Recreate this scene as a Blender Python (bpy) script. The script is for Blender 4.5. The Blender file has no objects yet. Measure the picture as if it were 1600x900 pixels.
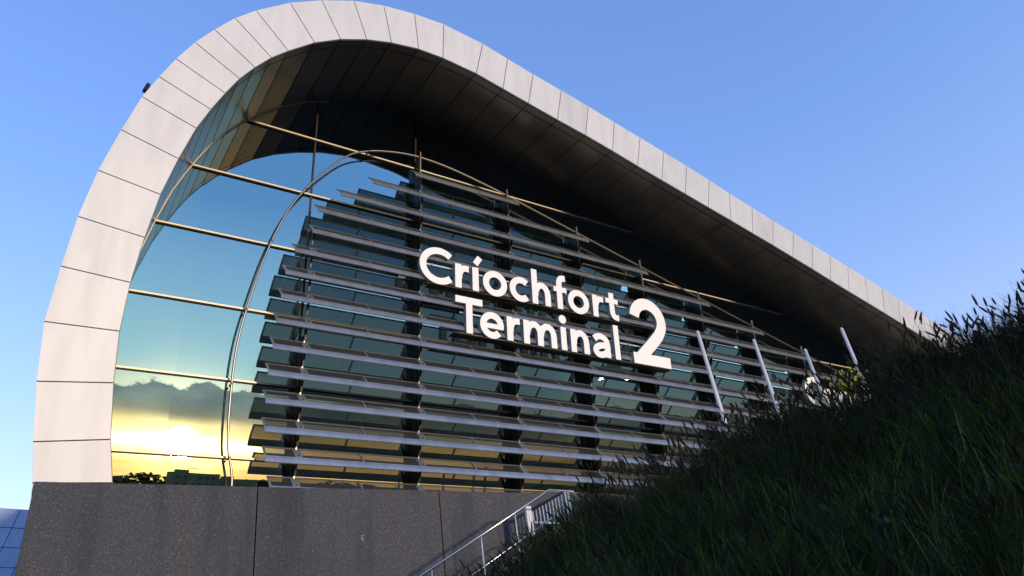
import bpy, math, random
import numpy as np
from mathutils import Vector, Matrix
random.seed(7); rng = np.random.default_rng(11)
SC = bpy.context.scene; COL = SC.collection
R_ = math.radians
# ---------------------------------------------------------------- frame of the leaning facade
c, s = 0.9871214, 0.1599730          # facade leans 9.2 degrees towards the forecourt
D = 26.0                             # metres from the camera to the glass, along its normal
GROUND = -1.6                        # the camera is at eye height, at the origin
RC = np.array([[0.8435551312679509, -0.04540363308000207, 0.5351198469636749],
               [0.18519243291012122, -0.9107088505590097, -0.3692061108698393],
               [0.5041016795291606, 0.41054585567746066, -0.7598247147069301]])
M = np.array([[1, 0, 0], [0, -s, -c], [0, c, -s]])
FPX = 1145.13
def L(u, v, off=0.0):
    """facade coordinates (along, up the lean, out from the glass) to world"""
    w = D - off
    return (u, -s*v + c*w, c*v + s*w)
def ray(x, y):
    d = RC.T @ np.array([x-800, y-450, FPX]); d = M @ d
    return d/np.linalg.norm(d)
def onY(x, y, Y):
    d = ray(x, y); return tuple(d*(Y/d[1]))
def ondist(x, y, h):
    d = ray(x, y); return d*(h/math.hypot(d[0], d[1]))
# ---------------------------------------------------------------- helpers
def tag(o, label=None, cat=None, group=None, kind=None):
    if label: o['label'] = label
    if cat: o['category'] = cat
    if group: o['group'] = group
    if kind: o['kind'] = kind
    return o
def thing(name, label, cat, loc=(0, 0, 0), group=None):
    o = bpy.data.objects.new(name, None); COL.objects.link(o); o.location = loc
    o.empty_display_size = .3
    return tag(o, label, cat, group)
class MB:
    def __init__(self): self.v = []; self.f = []; self.m = []
    def add(self, vs, fs, mi=0):
        n = len(self.v); self.v += [tuple(map(float, p)) for p in vs]
        self.f += [tuple(i+n for i in f) for f in fs]; self.m += [mi]*len(fs)
    def hexa(self, p, mi=0):
        """8 corners: 0-3 one side, 4-7 the other, same order"""
        self.add(p, [(0, 1, 2, 3), (7, 6, 5, 4), (0, 4, 5, 1), (1, 5, 6, 2), (2, 6, 7, 3), (3, 7, 4, 0)], mi)
    def box(self, x0, x1, y0, y1, z0, z1, mi=0):
        self.hexa([(x0,y0,z0),(x1,y0,z0),(x1,y1,z0),(x0,y1,z0),(x0,y0,z1),(x1,y0,z1),(x1,y1,z1),(x0,y1,z1)], mi)
    def lbox(self, u0, u1, v0, v1, o0, o1, mi=0):
        self.hexa([L(u0,v0,o0),L(u1,v0,o0),L(u1,v1,o0),L(u0,v1,o0),L(u0,v0,o1),L(u1,v0,o1),L(u1,v1,o1),L(u0,v1,o1)], mi)
    def tube(self, pts, r, n=8, mi=0, r2=None):
        P = [Vector(p) for p in pts]; k = len(P); rings = []
        up = None
        for i in range(k):
            t = (P[min(i+1, k-1)]-P[max(i-1, 0)]).normalized()
            if up is None:
                a = Vector((0,0,1)) if abs(t.z) < .9 else Vector((1,0,0))
                up = (a - t*a.dot(t)).normalized()
            up = (up - t*up.dot(t)).normalized(); sd = t.cross(up)
            rr = r if r2 is None else r+(r2-r)*i/(k-1)
            rings.append([P[i]+(up*math.cos(2*math.pi*j/n)+sd*math.sin(2*math.pi*j/n))*rr for j in range(n)])
        vs = [q for g in rings for q in g]; fs = []
        for i in range(k-1):
            for j in range(n):
                a = i*n+j; b = i*n+(j+1) % n
                fs.append((a, b, b+n, a+n))
        fs.append(tuple(range(n-1, -1, -1))); fs.append(tuple((k-1)*n+j for j in range(n)))
        self.add(vs, fs, mi)
    def build(self, name, mats, parent=None, smooth=False):
        me = bpy.data.meshes.new(name)
        off = Vector((0,0,0))
        q = parent
        while q is not None: off += q.location; q = q.parent
        me.from_pydata([(x-off.x, y-off.y, z-off.z) for x, y, z in self.v], [], self.f)
        if not isinstance(mats, (list, tuple)): mats = [mats]
        for m in mats: me.materials.append(m)
        me.polygons.foreach_set('material_index', self.m)
        if smooth: me.polygons.foreach_set('use_smooth', [True]*len(self.f))
        me.update()
        o = bpy.data.objects.new(name, me); COL.objects.link(o); o.parent = parent
        return o
# ---------------------------------------------------------------- materials
def mat(name, col, rough=.5, metal=0., spec=.5):
    m = bpy.data.materials.new(name); m.use_nodes = True
    b = m.node_tree.nodes['Principled BSDF']
    b.inputs['Base Color'].default_value = (*col, 1); b.inputs['Roughness'].default_value = rough
    b.inputs['Metallic'].default_value = metal; b.inputs['Specular IOR Level'].default_value = spec
    return m
def nodes(m): return m.node_tree.nodes, m.node_tree.links, m.node_tree.nodes['Principled BSDF']
def noise(m, scale, detail=4, vec=None, rough=.5):
    N, K, B = nodes(m); t = N.new('ShaderNodeTexNoise'); t.inputs['Scale'].default_value = scale
    t.inputs['Detail'].default_value = detail; t.inputs['Roughness'].default_value = rough
    if vec is not None: K.new(vec, t.inputs['Vector'])
    return t
def coord(m, scl=(1,1,1)):
    N, K, B = nodes(m); t = N.new('ShaderNodeTexCoord'); p = N.new('ShaderNodeMapping')
    p.inputs['Scale'].default_value = scl; K.new(t.outputs['Object'], p.inputs['Vector'])
    return p.outputs['Vector']
def ramp(m, fac, stops):
    N, K, B = nodes(m); r = N.new('ShaderNodeValToRGB'); e = r.color_ramp.elements
    while len(e) < len(stops): e.new(.5)
    for q, (p, cl) in zip(e, stops): q.position = p; q.color = (*cl, 1)
    K.new(fac, r.inputs['Fac']); return r.outputs['Color']
def mixc(m, a, b, fac, mode='MIX'):
    N, K, B = nodes(m); x = N.new('ShaderNodeMix'); x.data_type = 'RGBA'; x.blend_type = mode
    for sock, val in ((x.inputs['Factor'], fac), (x.inputs['A'], a), (x.inputs['B'], b)):
        if hasattr(val, 'is_linked'): K.new(val, sock)
        elif isinstance(val, tuple): sock.default_value = (*val, 1)
        else: sock.default_value = val
    return x.outputs['Result']

def metal_panel(name, col, rough, metal, var=.06, streak=.05):
    m = mat(name, col, rough, metal); N, K, B = nodes(m)
    n1 = noise(m, .35, 3, coord(m)); n2 = noise(m, 1.0, 5, coord(m, (2.2, 2.2, .25)))
    a = ramp(m, n1.outputs['Fac'], [(.3, tuple(q*(1-var) for q in col)), (.7, tuple(min(1, q*(1+var)) for q in col))])
    b = ramp(m, n2.outputs['Fac'], [(.35, (1-streak*2.2,)*3), (.6, (1, 1, 1))])
    K.new(mixc(m, a, b, 1., 'MULTIPLY'), B.inputs['Base Color'])
    bp = N.new('ShaderNodeBump'); bp.inputs['Strength'].default_value = .03; bp.inputs['Distance'].default_value = .05
    K.new(n1.outputs['Fac'], bp.inputs['Height']); K.new(bp.outputs['Normal'], B.inputs['Normal'])
    return m
M_fascia = metal_panel('fascia_panel', (.77, .80, .85), .53, .2, .02, .04)
M_fascia2 = metal_panel('fascia_panel_b', (.75, .78, .835), .52, .2, .02, .055)
M_fascia3 = metal_panel('fascia_panel_c', (.785, .81, .86), .55, .2, .02, .04)
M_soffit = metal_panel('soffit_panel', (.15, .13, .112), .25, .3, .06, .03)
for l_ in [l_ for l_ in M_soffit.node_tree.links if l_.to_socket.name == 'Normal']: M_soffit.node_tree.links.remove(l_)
M_roof = metal_panel('roof_sheet', (.42, .55, .72), .3, .2)
M_joint = mat('joint_shadow_gap', (.02, .018, .018), .8)
M_steel = mat('brushed_steel', (.95, .84, .64), .4, .1)
M_rod = mat('curved_steel', (.42, .38, .36), .33, .9)
M_trim = mat('edge_trim', (.55, .52, .36), .4, .6)
M_bronze = mat('dark_mullion', (.035, .03, .028), .4, .5)
M_alu = metal_panel('louvre_aluminium', (.41, .46, .53), .4, .6, .08, .08)
M_white = mat('white_paint', (.82, .82, .84), .35)
M_letter = mat('white_letter', (.9, .9, .92), .3)
M_letter.node_tree.nodes['Principled BSDF'].inputs['Emission Color'].default_value = (1, 1, 1, 1)
M_letter.node_tree.nodes['Principled BSDF'].inputs['Emission Strength'].default_value = .06
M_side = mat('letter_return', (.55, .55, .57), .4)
M_galv = mat('stainless_handrail', (.6, .62, .66), .25, .9)
M_dark = mat('dark_rail', (.03, .03, .035), .4, .5)
M_conc = mat('stair_concrete', (.2, .19, .19), .85)
M_int = mat('interior_surface', (.05, .05, .045), .8)
M_int2 = mat('interior_steel', (.5, .5, .48), .5)
# perforated sheet: fine holes let part of the light through
M_perf = bpy.data.materials.new('perforated_sheet'); M_perf.use_nodes = True
N, K, B = nodes(M_perf)
B.inputs['Base Color'].default_value = (.10, .11, .12, 1); B.inputs['Metallic'].default_value = .6; B.inputs['Roughness'].default_value = .45
tr = N.new('ShaderNodeBsdfTransparent'); mx = N.new('ShaderNodeMixShader'); mx.inputs['Fac'].default_value = .15
K.new(B.outputs[0], mx.inputs[1]); K.new(tr.outputs[0], mx.inputs[2]); K.new(mx.outputs[0], N['Material Output'].inputs['Surface'])
# reflective tinted glass
M_glass = bpy.data.materials.new('solar_glass'); M_glass.use_nodes = True
N, K, B = nodes(M_glass); N.remove(B)
gl = N.new('ShaderNodeBsdfGlossy'); gl.inputs['Roughness'].default_value = 0.004; gl.inputs['Color'].default_value = (.66, .85, .88, 1)
tr = N.new('ShaderNodeBsdfTransparent'); tr.inputs['Color'].default_value = (.45, .62, .55, 1)
fr = N.new('ShaderNodeLayerWeight'); fr.inputs['Blend'].default_value = .35
mr = N.new('ShaderNodeMapRange'); mr.inputs['To Min'].default_value = .66; mr.inputs['To Max'].default_value = .95
K.new(fr.outputs['Fresnel'], mr.inputs['Value'])
mx = N.new('ShaderNodeMixShader'); K.new(mr.outputs[0], mx.inputs['Fac']); K.new(tr.outputs[0], mx.inputs[1]); K.new(gl.outputs[0], mx.inputs[2])
tc = N.new('ShaderNodeTexCoord'); nz = N.new('ShaderNodeTexNoise'); nz.inputs['Scale'].default_value = .35; nz.inputs['Detail'].default_value = 1
bp = N.new('ShaderNodeBump'); bp.inputs['Strength'].default_value = .05; bp.inputs['Distance'].default_value = .05
K.new(tc.outputs['Object'], nz.inputs['Vector']); K.new(nz.outputs['Fac'], bp.inputs['Height']); ge = N.new('ShaderNodeNewGeometry'); sx = N.new('ShaderNodeSeparateXYZ'); K.new(ge.outputs['Position'], sx.inputs[0])
def gm(op, a, b):
    q = N.new('ShaderNodeMath'); q.operation = op
    for i, w in enumerate((a, b)):
        if isinstance(w, (int, float)): q.inputs[i].default_value = w
        else: K.new(w, q.inputs[i])
    return q.outputs[0]
vv_ = gm('ADD', gm('MULTIPLY', sx.outputs['Y'], -s), gm('MULTIPLY', sx.outputs['Z'], c))
row = gm('FLOOR', gm('DIVIDE', gm('SUBTRACT', vv_, 5.38), 2.73), 0); colm = gm('FLOOR', gm('DIVIDE', gm('SUBTRACT', sx.outputs['X'], 7.54), 4.12), 0)
cx_ = N.new('ShaderNodeCombineXYZ'); K.new(row, cx_.inputs[0]); K.new(colm, cx_.inputs[1])
wn = N.new('ShaderNodeTexWhiteNoise'); wn.noise_dimensions = '2D'; K.new(cx_.outputs[0], wn.inputs['Vector'])
sb = N.new('ShaderNodeVectorMath'); sb.operation = 'SUBTRACT'; K.new(wn.outputs['Color'], sb.inputs[0]); sb.inputs[1].default_value = (.5, .5, .5)
sc__ = N.new('ShaderNodeVectorMath'); sc__.operation = 'SCALE'; sc__.inputs['Scale'].default_value = .0045; K.new(sb.outputs[0], sc__.inputs[0])
ad = N.new('ShaderNodeVectorMath'); ad.operation = 'ADD'; K.new(bp.outputs['Normal'], ad.inputs[0]); K.new(sc__.outputs[0], ad.inputs[1])
nn_ = N.new('ShaderNodeVectorMath'); nn_.operation = 'NORMALIZE'; K.new(ad.outputs[0], nn_.inputs[0]); K.new(nn_.outputs[0], gl.inputs['Normal'])
K.new(mx.outputs[0], N['Material Output'].inputs['Surface'])
# exposed aggregate concrete
M_wall = mat('exposed_aggregate', (.1, .1, .1), .7); N, K, B = nodes(M_wall)
v = N.new('ShaderNodeTexVoronoi'); v.inputs['Scale'].default_value = 50; K.new(coord(M_wall), v.inputs['Vector'])
wn = N.new('ShaderNodeTexWhiteNoise'); K.new(v.outputs['Position'], wn.inputs['Vector'])
grain = noise(M_wall, 30, 5, coord(M_wall), .7)
base = ramp(M_wall, grain.outputs['Fac'], [(.3, (.026, .032, .045)), (.55, (.058, .068, .089)), (.75, (.108, .123, .150))])
sz = N.new('ShaderNodeMath'); sz.operation = 'LESS_THAN'; sz.inputs[1].default_value = .30; K.new(v.outputs['Distance'], sz.inputs[0])
pk = N.new('ShaderNodeMath'); pk.operation = 'GREATER_THAN'; pk.inputs[1].default_value = .72; K.new(wn.outputs['Value'], pk.inputs[0])
an = N.new('ShaderNodeMath'); an.operation = 'MULTIPLY'; K.new(sz.outputs[0], an.inputs[0]); K.new(pk.outputs[0], an.inputs[1])
peb = ramp(M_wall, wn.outputs['Value'], [(.72, (.17, .165, .16)), (.9, (.30, .29, .28)), (1., (.55, .54, .53))])
c1 = mixc(M_wall, base, peb, an.outputs[0])
st = noise(M_wall, 1.0, 5, coord(M_wall, (.9, .9, .10)), .6)
c2 = mixc(M_wall, c1, ramp(M_wall, st.outputs['Fac'], [(.35, (.62, .60, .62)), (.5, (1., 1., 1.)), (.62, (1.15, 1.0, .90)), (.75, (1.4, 1.05, .82))]), 1., 'MULTIPLY')
sp = noise(M_wall, 2.3, 6, coord(M_wall, (1, 1, 1.6)), .7)
spk = ramp(M_wall, sp.outputs['Fac'], [(.685, (0, 0, 0)), (.72, (1, 1, 1))])
K.new(mixc(M_wall, c2, (.42, .42, .43), spk), B.inputs['Base Color'])
bp = N.new('ShaderNodeBump'); bp.inputs['Strength'].default_value = .5; bp.inputs['Distance'].default_value = .02
K.new(grain.outputs['Fac'], bp.inputs['Height']); K.new(bp.outputs['Normal'], B.inputs['Normal'])

def foliage(name, stops, scale=3., rough=.6):
    m = mat(name, stops[0], rough, 0, .25); t = noise(m, scale, 3, coord(m)); N, K, B = nodes(m)
    K.new(ramp(m, t.outputs['Fac'], [(.3+.4*i/(len(stops)-1), q) for i, q in enumerate(stops)]), B.inputs['Base Color']); return m
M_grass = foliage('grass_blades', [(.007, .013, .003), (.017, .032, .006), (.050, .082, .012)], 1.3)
M_grass2 = foliage('bright_grass_blades', [(.05, .09, .015), (.08, .14, .025)], 4)
M_seed = foliage('seed_heads', [(.012, .013, .009), (.030, .030, .020)], 5, .8)
M_fluff = mat('pale_seed_tuft', (.35, .36, .33), .8)
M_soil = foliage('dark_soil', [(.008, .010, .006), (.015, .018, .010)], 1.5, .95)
M_ground = foliage('dark_ground', [(.035, .036, .034), (.055, .053, .05)], .05, .9)
M_wood = foliage('far_trees', [(.05, .06, .008), (.09, .10, .015)], .2, .9)  # lifted olive tone: sunset haze over the trees put into their colour
M_shrub = foliage('yellow_green_leaves', [(.42, .55, .04), (.65, .75, .10)], 6, .5)
M_far = metal_panel('blue_panel', (.30, .40, .66), .3, .3)
M_farline = mat('far_joint', (.02, .03, .06), .6)
M_block = mat('dark_office', (.09, .10, .035), .7)  # olive cast of the distant haze is painted into this base colour

# ================================================================ THE TERMINAL
k = .83*D
OUT = [(-.02,.04),(-.008,.11),(-.001,.164),(.007,.210),(.017,.281),(.023,.356),(.019,.432),(.013,.506),(.002,.581),(-.015,.654),(-.032,.719),(-.049,.763),(-.067,.805),(-.089,.848),(-.114,.886),(-.142,.924),(-.173,.956),(-.227,1.001),(-.282,1.035),(-.342,1.064),(-.401,1.082),(-.466,1.093),(-.530,1.097),(-.621,1.088),(-.681,1.074),(-.745,1.060),(-.818,1.046),(-.891,1.031),(-.964,1.014),(-1.039,.998),(-1.110,.982),(-1.181,.966),(-1.253,.948),(-1.320,.930),(-1.397,.911),(-1.471,.893),(-1.546,.876),(-1.619,.859),(-1.686,.843),(-1.757,.826),(-1.828,.809),(-1.899,.791),(-1.970,.773),(-2.041,.754),(-2.113,.735)]
INN = [(-.10,.04),(-.09,.11),(-.081,.168),(-.071,.219),(-.063,.289),(-.059,.357),(-.061,.426),(-.068,.495),(-.078,.566),(-.093,.631),(-.110,.691),(-.126,.732),(-.143,.770),(-.161,.806),(-.182,.838),(-.206,.869),(-.232,.895),(-.275,.933),(-.321,.962),(-.370,.984),(-.419,.999),(-.475,1.009),(-.528,1.010),(-.603,1.003),(-.666,.990),(-.728,.977),(-.801,.962),(-.875,.948),(-.948,.932),(-1.018,.915),(-1.089,.899),(-1.161,.883),(-1.233,.867),(-1.306,.851),(-1.379,.834),(-1.450,.818),(-1.520,.801),(-1.591,.784),(-1.661,.766),(-1.733,.748),(-1.808,.730),(-1.877,.713),(-1.945,.696),(-2.014,.678),(-2.073,.665)]
for lst, sl in ((OUT, -.262), (INN, -.252)):
    lst[0:0] = []
    x0, y0 = lst[-1]
    for i in range(1, 18): lst.append((x0-.071*i, y0+.071*i*sl))
OUT = [(-a*k if a > -9 else 0, b*k) for a, b in OUT]
INN = [(-a*k, b*k) for a, b in INN]
SO = .17*D                          # depth of the hood
NP = len(OUT)
bld = thing('terminal_building', 'curved airport terminal front with pale panelled hood, mirrored glass and long louvres', 'building', (20, 26, GROUND))
def gapped(P0, P1, Q0, Q1, g):
    """shrink the quad P0 P1 Q1 Q0 by g along the P direction"""
    P0, P1, Q0, Q1 = map(Vector, (P0, P1, Q0, Q1))
    a = (P1-P0).normalized()*g; b = (Q1-Q0).normalized()*g
    return P0+a, P1-a, Q0+b, Q1-b
fa = MB()
T = .10
wout = Vector((0, -c, -s))
for i in range(NP-1):
    o0, o1, i0, i1 = OUT[i], OUT[i+1], INN[i], INN[i+1]
    A = gapped(L(*o0, SO), L(*o1, SO), L(*i0, SO), L(*i1, SO), .016)
    B_ = [p-wout*T for p in A]
    a0, a1, b0, b1 = A; e0, e1, f0, f1 = B_
    fa.hexa([a0, a1, b1, b0, e0, e1, f1, f0], random.choice((0, 0, 2, 3)))
    # dark backing in the joints
for i in range(NP-1):
    o0, o1, i0, i1 = OUT[i], OUT[i+1], INN[i], INN[i+1]
    q = [Vector(L(*p, SO))-wout*(T*.6) for p in (o0, o1, i1, i0)]
    fa.add(q, [(0, 1, 2, 3)], 1)
fa.build('fascia', [M_fascia, M_joint, M_fascia2, M_fascia3], bld)
tm = MB(); tm.tube([Vector(L(*p, SO-.012)) for p in INN[2:]], .016, 5); tm.build('edge_trim', M_trim, bld)
# soffit: panels with joints, edge strip then long panels
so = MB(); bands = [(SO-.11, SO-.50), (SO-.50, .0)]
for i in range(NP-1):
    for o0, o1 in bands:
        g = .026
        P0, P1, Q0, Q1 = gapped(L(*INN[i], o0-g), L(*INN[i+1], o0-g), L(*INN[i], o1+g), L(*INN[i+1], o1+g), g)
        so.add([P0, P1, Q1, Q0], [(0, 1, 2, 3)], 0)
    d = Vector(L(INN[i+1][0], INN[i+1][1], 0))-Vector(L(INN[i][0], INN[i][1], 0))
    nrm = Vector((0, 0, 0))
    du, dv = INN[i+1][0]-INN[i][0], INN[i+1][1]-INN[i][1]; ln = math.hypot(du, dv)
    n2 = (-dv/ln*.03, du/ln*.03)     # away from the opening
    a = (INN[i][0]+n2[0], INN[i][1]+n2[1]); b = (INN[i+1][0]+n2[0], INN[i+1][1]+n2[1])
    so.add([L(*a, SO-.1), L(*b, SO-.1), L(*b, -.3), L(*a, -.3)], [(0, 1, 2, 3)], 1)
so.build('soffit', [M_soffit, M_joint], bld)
# outer skin running back from the hood
sk = MB()
for i in range(NP-1):
    for j in range(9):
        w0, w1 = -j*5.5, -(j+1)*5.5+.04
        if j == 0: w0 = SO-.1
        tp = lambda p, w: (p[0]+(SO-w)*.13*max(0, 1-p[0]/14), p[1]-(SO-w)*.02)
        P0, P1, Q0, Q1 = gapped(L(*tp(OUT[i], w0), w0), L(*tp(OUT[i+1], w0), w0), L(*tp(OUT[i], w1), w1), L(*tp(OUT[i+1], w1), w1), .012)
        sk.add([P0, P1, Q1, Q0], [(0, 1, 2, 3)], 0)
    cx, cy = (OUT[i][0]+INN[i][0])/2, (OUT[i][1]+INN[i][1])/2
    dx, dy = (OUT[i+1][0]+INN[i+1][0])/2, (OUT[i+1][1]+INN[i+1][1])/2
    a = (OUT[i][0]*.94+INN[i][0]*.06, OUT[i][1]*.94+INN[i][1]*.06); b = (OUT[i+1][0]*.94+INN[i+1][0]*.06, OUT[i+1][1]*.94+INN[i+1][1]*.06)
    a2 = tp(a, -49.5); b2 = tp(b, -49.5)
    sk.add([L(*a, SO-.1), L(*b, SO-.1), L(*b2, -49.5), L(*a2, -49.5)], [(0, 1, 2, 3)], 1)
sk.build('roof', [M_roof, M_joint], bld)
# glass
VB = .10*D
def nrm_glass_pts():
    P = [p for p in INN[2:]]
    P = [(p[0], p[1]) for p in P]
    return [(P[0][0], VB)] + P + [(P[-1][0], VB)]
GP = nrm_glass_pts()
g = MB()
pts = GP; base_v = VB
for i in range(1, len(pts)-2):
    a, b = pts[i], pts[i+1]
    if abs(b[0]-a[0]) < 1e-6: continue
# fan from a low interior point
ctr = (9., VB+.01)
g.add([L(*p, 0) for p in pts]+[L(*ctr, 0)], [(i, i+1, len(pts)) for i in range(len(pts)-1)]+[(len(pts)-1, 0, len(pts))])
glass = g.build('glass_wall', M_glass, bld)
# border tube where glass meets the hood
bt = MB(); bt.tube([L(p[0]+.0, p[1], .06) for p in INN[2:20]], .035, 6); bt.build('glass_border', M_steel, bld)
def border_left(v):
    for i in range(2, 24):
        (x0, y0), (x1, y1) = INN[i], INN[i+1]
        if y0 <= v <= y1: return x0+(x1-x0)*(v-y0)/(y1-y0)
    return INN[2][0]
def border_top(u):
    for i in range(12, NP-1):
        (x0, y0), (x1, y1) = INN[i], INN[i+1]
        if x0 <= u <= x1: return y0+(y1-y0)*(u-x0)/(x1-x0)
    return VB
def border_right(v):
    for i in range(22, NP-1):
        (x0, y0), (x1, y1) = INN[i], INN[i+1]
        if y1 <= v <= y0: return x0+(x1-x0)*(y0-v)/(y0-y1)
    return INN[-1][0]
for b in (.207, .311, .416, .525, .628, .734):
    kk = D-.14; v = b*kk
    t = MB(); t.lbox(border_left(v)+.03, min(border_right(v)-.05, 62), v-.032, v+.032, .05, .12, 0)
    t.lbox(border_left(v)+.03, min(border_right(v)-.05, 62), v-.055, v+.055, .004, .05, 1)
    t.build('transom', [M_steel, M_bronze], bld)
COLS = [.290*D, .470*D, .648*D, .807*D, .965*D] + [(.965+.1585*i)*D for i in range(1, 9)]
# curved rod in front of the glass
RO = .44; kr = D-RO
RODP = [(.217,.12),(.217,.178),(.2065,.228),(.203,.305),(.205,.369),(.214,.429),(.232,.515),(.256,.588),(.281,.635),(.312,.681),(.348,.721),(.383,.741),(.423,.753),(.472,.760),(.536,.757),(.617,.743),(.674,.730)]
RODP += [(.674+.0776*i, .730-.0187*i) for i in range(1, 19)]
def cr(P, n=6):
    out = []
    for i in range(len(P)-1):
        p0, p1, p2, p3 = P[max(i-1, 0)], P[i], P[i+1], P[min(i+2, len(P)-1)]
        for j in range(n):
            t = j/n
            out.append(tuple(.5*((2*p1[q])+(-p0[q]+p2[q])*t+(2*p0[q]-5*p1[q]+4*p2[q]-p3[q])*t*t+(-p0[q]+3*p1[q]-3*p2[q]+p3[q])*t**3) for q in range(len(p1))))
    out.append(P[-1]); return out
RS = [(a*kr, b*kr) for a, b in cr(RODP, 5)]
rd = MB(); rd.tube([L(*p, RO) for p in RS], .042, 8); rod = rd.build('curved_edge_rod', M_rod, bld, True)
def rod_top(u):
    for i in range(45, len(RS)-1):
        if RS[i][0] <= u <= RS[i+1][0]: return RS[i][1]
    return RS[-1][1]
for b in (.207, .311, .416, .525, .628, .734):
    # clamps tying the rod back to the transoms
    for i in range(len(RS)-1):
        v = b*(D-.14)
        if (RS[i][1]-v)*(RS[i+1][1]-v) <= 0:
            q = MB(); q.tube([L(*RS[i], .14), L(*RS[i], RO+.06)], .035, 6)
            q.build('rod_clamp', M_bronze, bld)
            break
# mullions: deep dark fins that carry the louvres, and slim ones behind the glass line
for u in COLS:
    top = rod_top(u)-.15
    q = MB(); q.lbox(u-.05, u+.05, VB+.9, top, .03, .52); q.build('mullion', M_bronze, bld)
    q = MB(); q.lbox(u-.02, u+.02, VB+.9, top+.35, .52, .60); q.build('louvre_post', M_rod, bld)
    if u < .5*D:
        q = MB(); q.lbox(u-.03, u+.03, top+.01, border_top(u)-.02, .003, .07); q.build('slim_mullion', M_bronze, bld)
# louvres
LE = [.262,.252,.248,.246,.246,.249,.250,.254,.257,.268,.292,.298,.333,.386,.464]
RE = {14:.679, 13:.841, 12:.99, 11:1.162, 10:1.324, 9:1.49, 8:1.65, 7:1.81, 6:1.97}
PROF = [(.52,.35),(.70,.215),(.88,.065),(1.01,-.06),(1.08,-.17),(1.13,-.29)]
def sweep(mb, prof, u0, u1, v, th, mi=0, mi_of=None):
    n = len(prof); a = []
    for u in (u0, u1):
        for t in (0, th):
            for (o, dv) in prof:
                a.append(L(u, v+dv-t*.7, o-t*.7))
    fs = []; ms = []
    for i in range(n-1):
        fs.append((i, i+1, 2*n+i+1, 2*n+i)); fs.append((n+i+1, n+i, 3*n+i, 3*n+i+1))
    fs.append((0, 2*n, 3*n, n)); fs.append((n-1, 2*n-1, 4*n-1, 3*n-1))
    for i in range(n-1):
        fs.append((i, n+i, n+i+1, i+1)); fs.append((2*n+i, 2*n+i+1, 3*n+i+1, 3*n+i))
    mb.add(a, fs, mi)
def sub(prof, a, b):
    """slice of the profile between fractions a and b"""
    seg = [0]
    for i in range(len(prof)-1): seg.append(seg[-1]+math.hypot(prof[i+1][0]-prof[i][0], prof[i+1][1]-prof[i][1]))
    tot = seg[-1]
    def at(f):
        d = f*tot
        for i in range(len(prof)-1):
            if d <= seg[i+1]+1e-9:
                t = (d-seg[i])/(seg[i+1]-seg[i]); return tuple(prof[i][q]+(prof[i+1][q]-prof[i][q])*t for q in (0, 1))
        return prof[-1]
    return [at(a)]+[prof[i] for i in range(1, len(prof)-1) if a < seg[i]/tot < b]+[at(b)]
br = MB()
BRP = [(.60,-.52),(.62,-.36),(.68,-.20),(.78,-.07),(.90,.01)]
br_me = None
for li in range(15):
    vb = (.185+.0388*li)*(D-.60); vc = vb-.30
    u0 = LE[li]*(D-.7); u1 = min(RE.get(li, 2.05), 2.05)*(D-.7)
    fr_ = MB()
    sweep(fr_, sub(PROF, 0, .08), u0, u1, vc, .035)
    sweep(fr_, sub(PROF, .70, 1.), u0, u1, vc, .035)
    ends = [u0] + [x for x in sorted(COLS + [(COLS[i]+COLS[i+1])/2 for i in range(len(COLS)-1)]) if u0+.3 < x < u1-.3] + [u1]
    for x in ends:
        w = .13 if (x in COLS) else .035
        x0 = max(u0, x-w); x1 = min(u1, x+w)
        if x == u0: x1 = u0+.07
        if x == u1: x0 = u1-.07
        sweep(fr_, sub(PROF, .08, .70), x0, x1, vc, .045)
    lv = fr_.build('louvre', M_alu, bld)
    pf = MB()
    P = sub(PROF, .07, .71); n = len(P)
    pf.add([L(u0+.05, vc+dv-.012, o-.012) for o, dv in P]+[L(u1-.05, vc+dv-.012, o-.012) for o, dv in P], [(i, i+1, n+i+1, n+i) for i in range(n-1)])
    pf.build('perforated_blade', M_perf, lv)
    for u in COLS:
        if u0+.1 < u < u1-.1:
            q = MB()
            vs = []
            for du in (-.03, .03):
                for (o, dv) in BRP: vs.append(L(u+du, vc+dv, o))
                for (o, dv) in reversed(BRP): vs.append(L(u+du, vc+dv+.02-.10*(o < .7), o+.10))
            m_ = 2*len(BRP)
            fs = [(i, m_-1-i, m_-2-i, i+1) for i in range(len(BRP)-1)]
            fs += [tuple(m_+j for j in reversed(f)) for f in fs]
            fs += [(i, (i+1) % m_, m_+(i+1) % m_, m_+i) for i in range(m_)]
            q.add(vs, fs); q.build('bracket', M_bronze, lv)
# interior, faint behind the glass
it = MB()
for vv in (6.5, 12.5, 18.):
    hi = 58
    Y0 = 30.; z = vv
    it.box(border_left(min(vv, 20))+5.5, hi if vv < 15 else 30, 30+vv*.1, 36, z, z+.5)
it.build('floor_slab', M_int, bld)
bw = MB(); ins = [(o[0]*.93+i_[0]*.07, o[1]*.93+i_[1]*.07) for o, i_ in zip(OUT, INN)]
tq = lambda p, w: L(p[0]+(SO-w)*.13*max(0, 1-p[0]/14), p[1]-(SO-w)*.02, w)
bw.add([tq(p, -16) for p in ins]+[L(20, 0, -16)], [(i, i+1, len(ins)) for i in range(len(ins)-1)]); bw.build('back_wall', M_int, bld)
bw = MB()
for i in range(len(ins)-1): bw.add([tq(ins[i], 0.05), tq(ins[i+1], .05), tq(ins[i+1], -16), tq(ins[i], -16)], [(0, 1, 2, 3)])
bw.build('inner_lining', M_int, bld)
for x0, z0, x1, z1 in ((3.5, 5, 9, 22), (9, 22, 14, 8), (16, 6, 21, 22), (21, 22, 26, 7), (28, 6, 33, 20), (38, 6, 43, 19)):
    q = MB(); q.tube([(x0, 29.5, z0), (x1, 29.5, z1)], .09, 8); q.build('diagonal_brace', M_int2, bld)
M_lamp = bpy.data.materials.new('lit_downlight'); M_lamp.use_nodes = True
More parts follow.
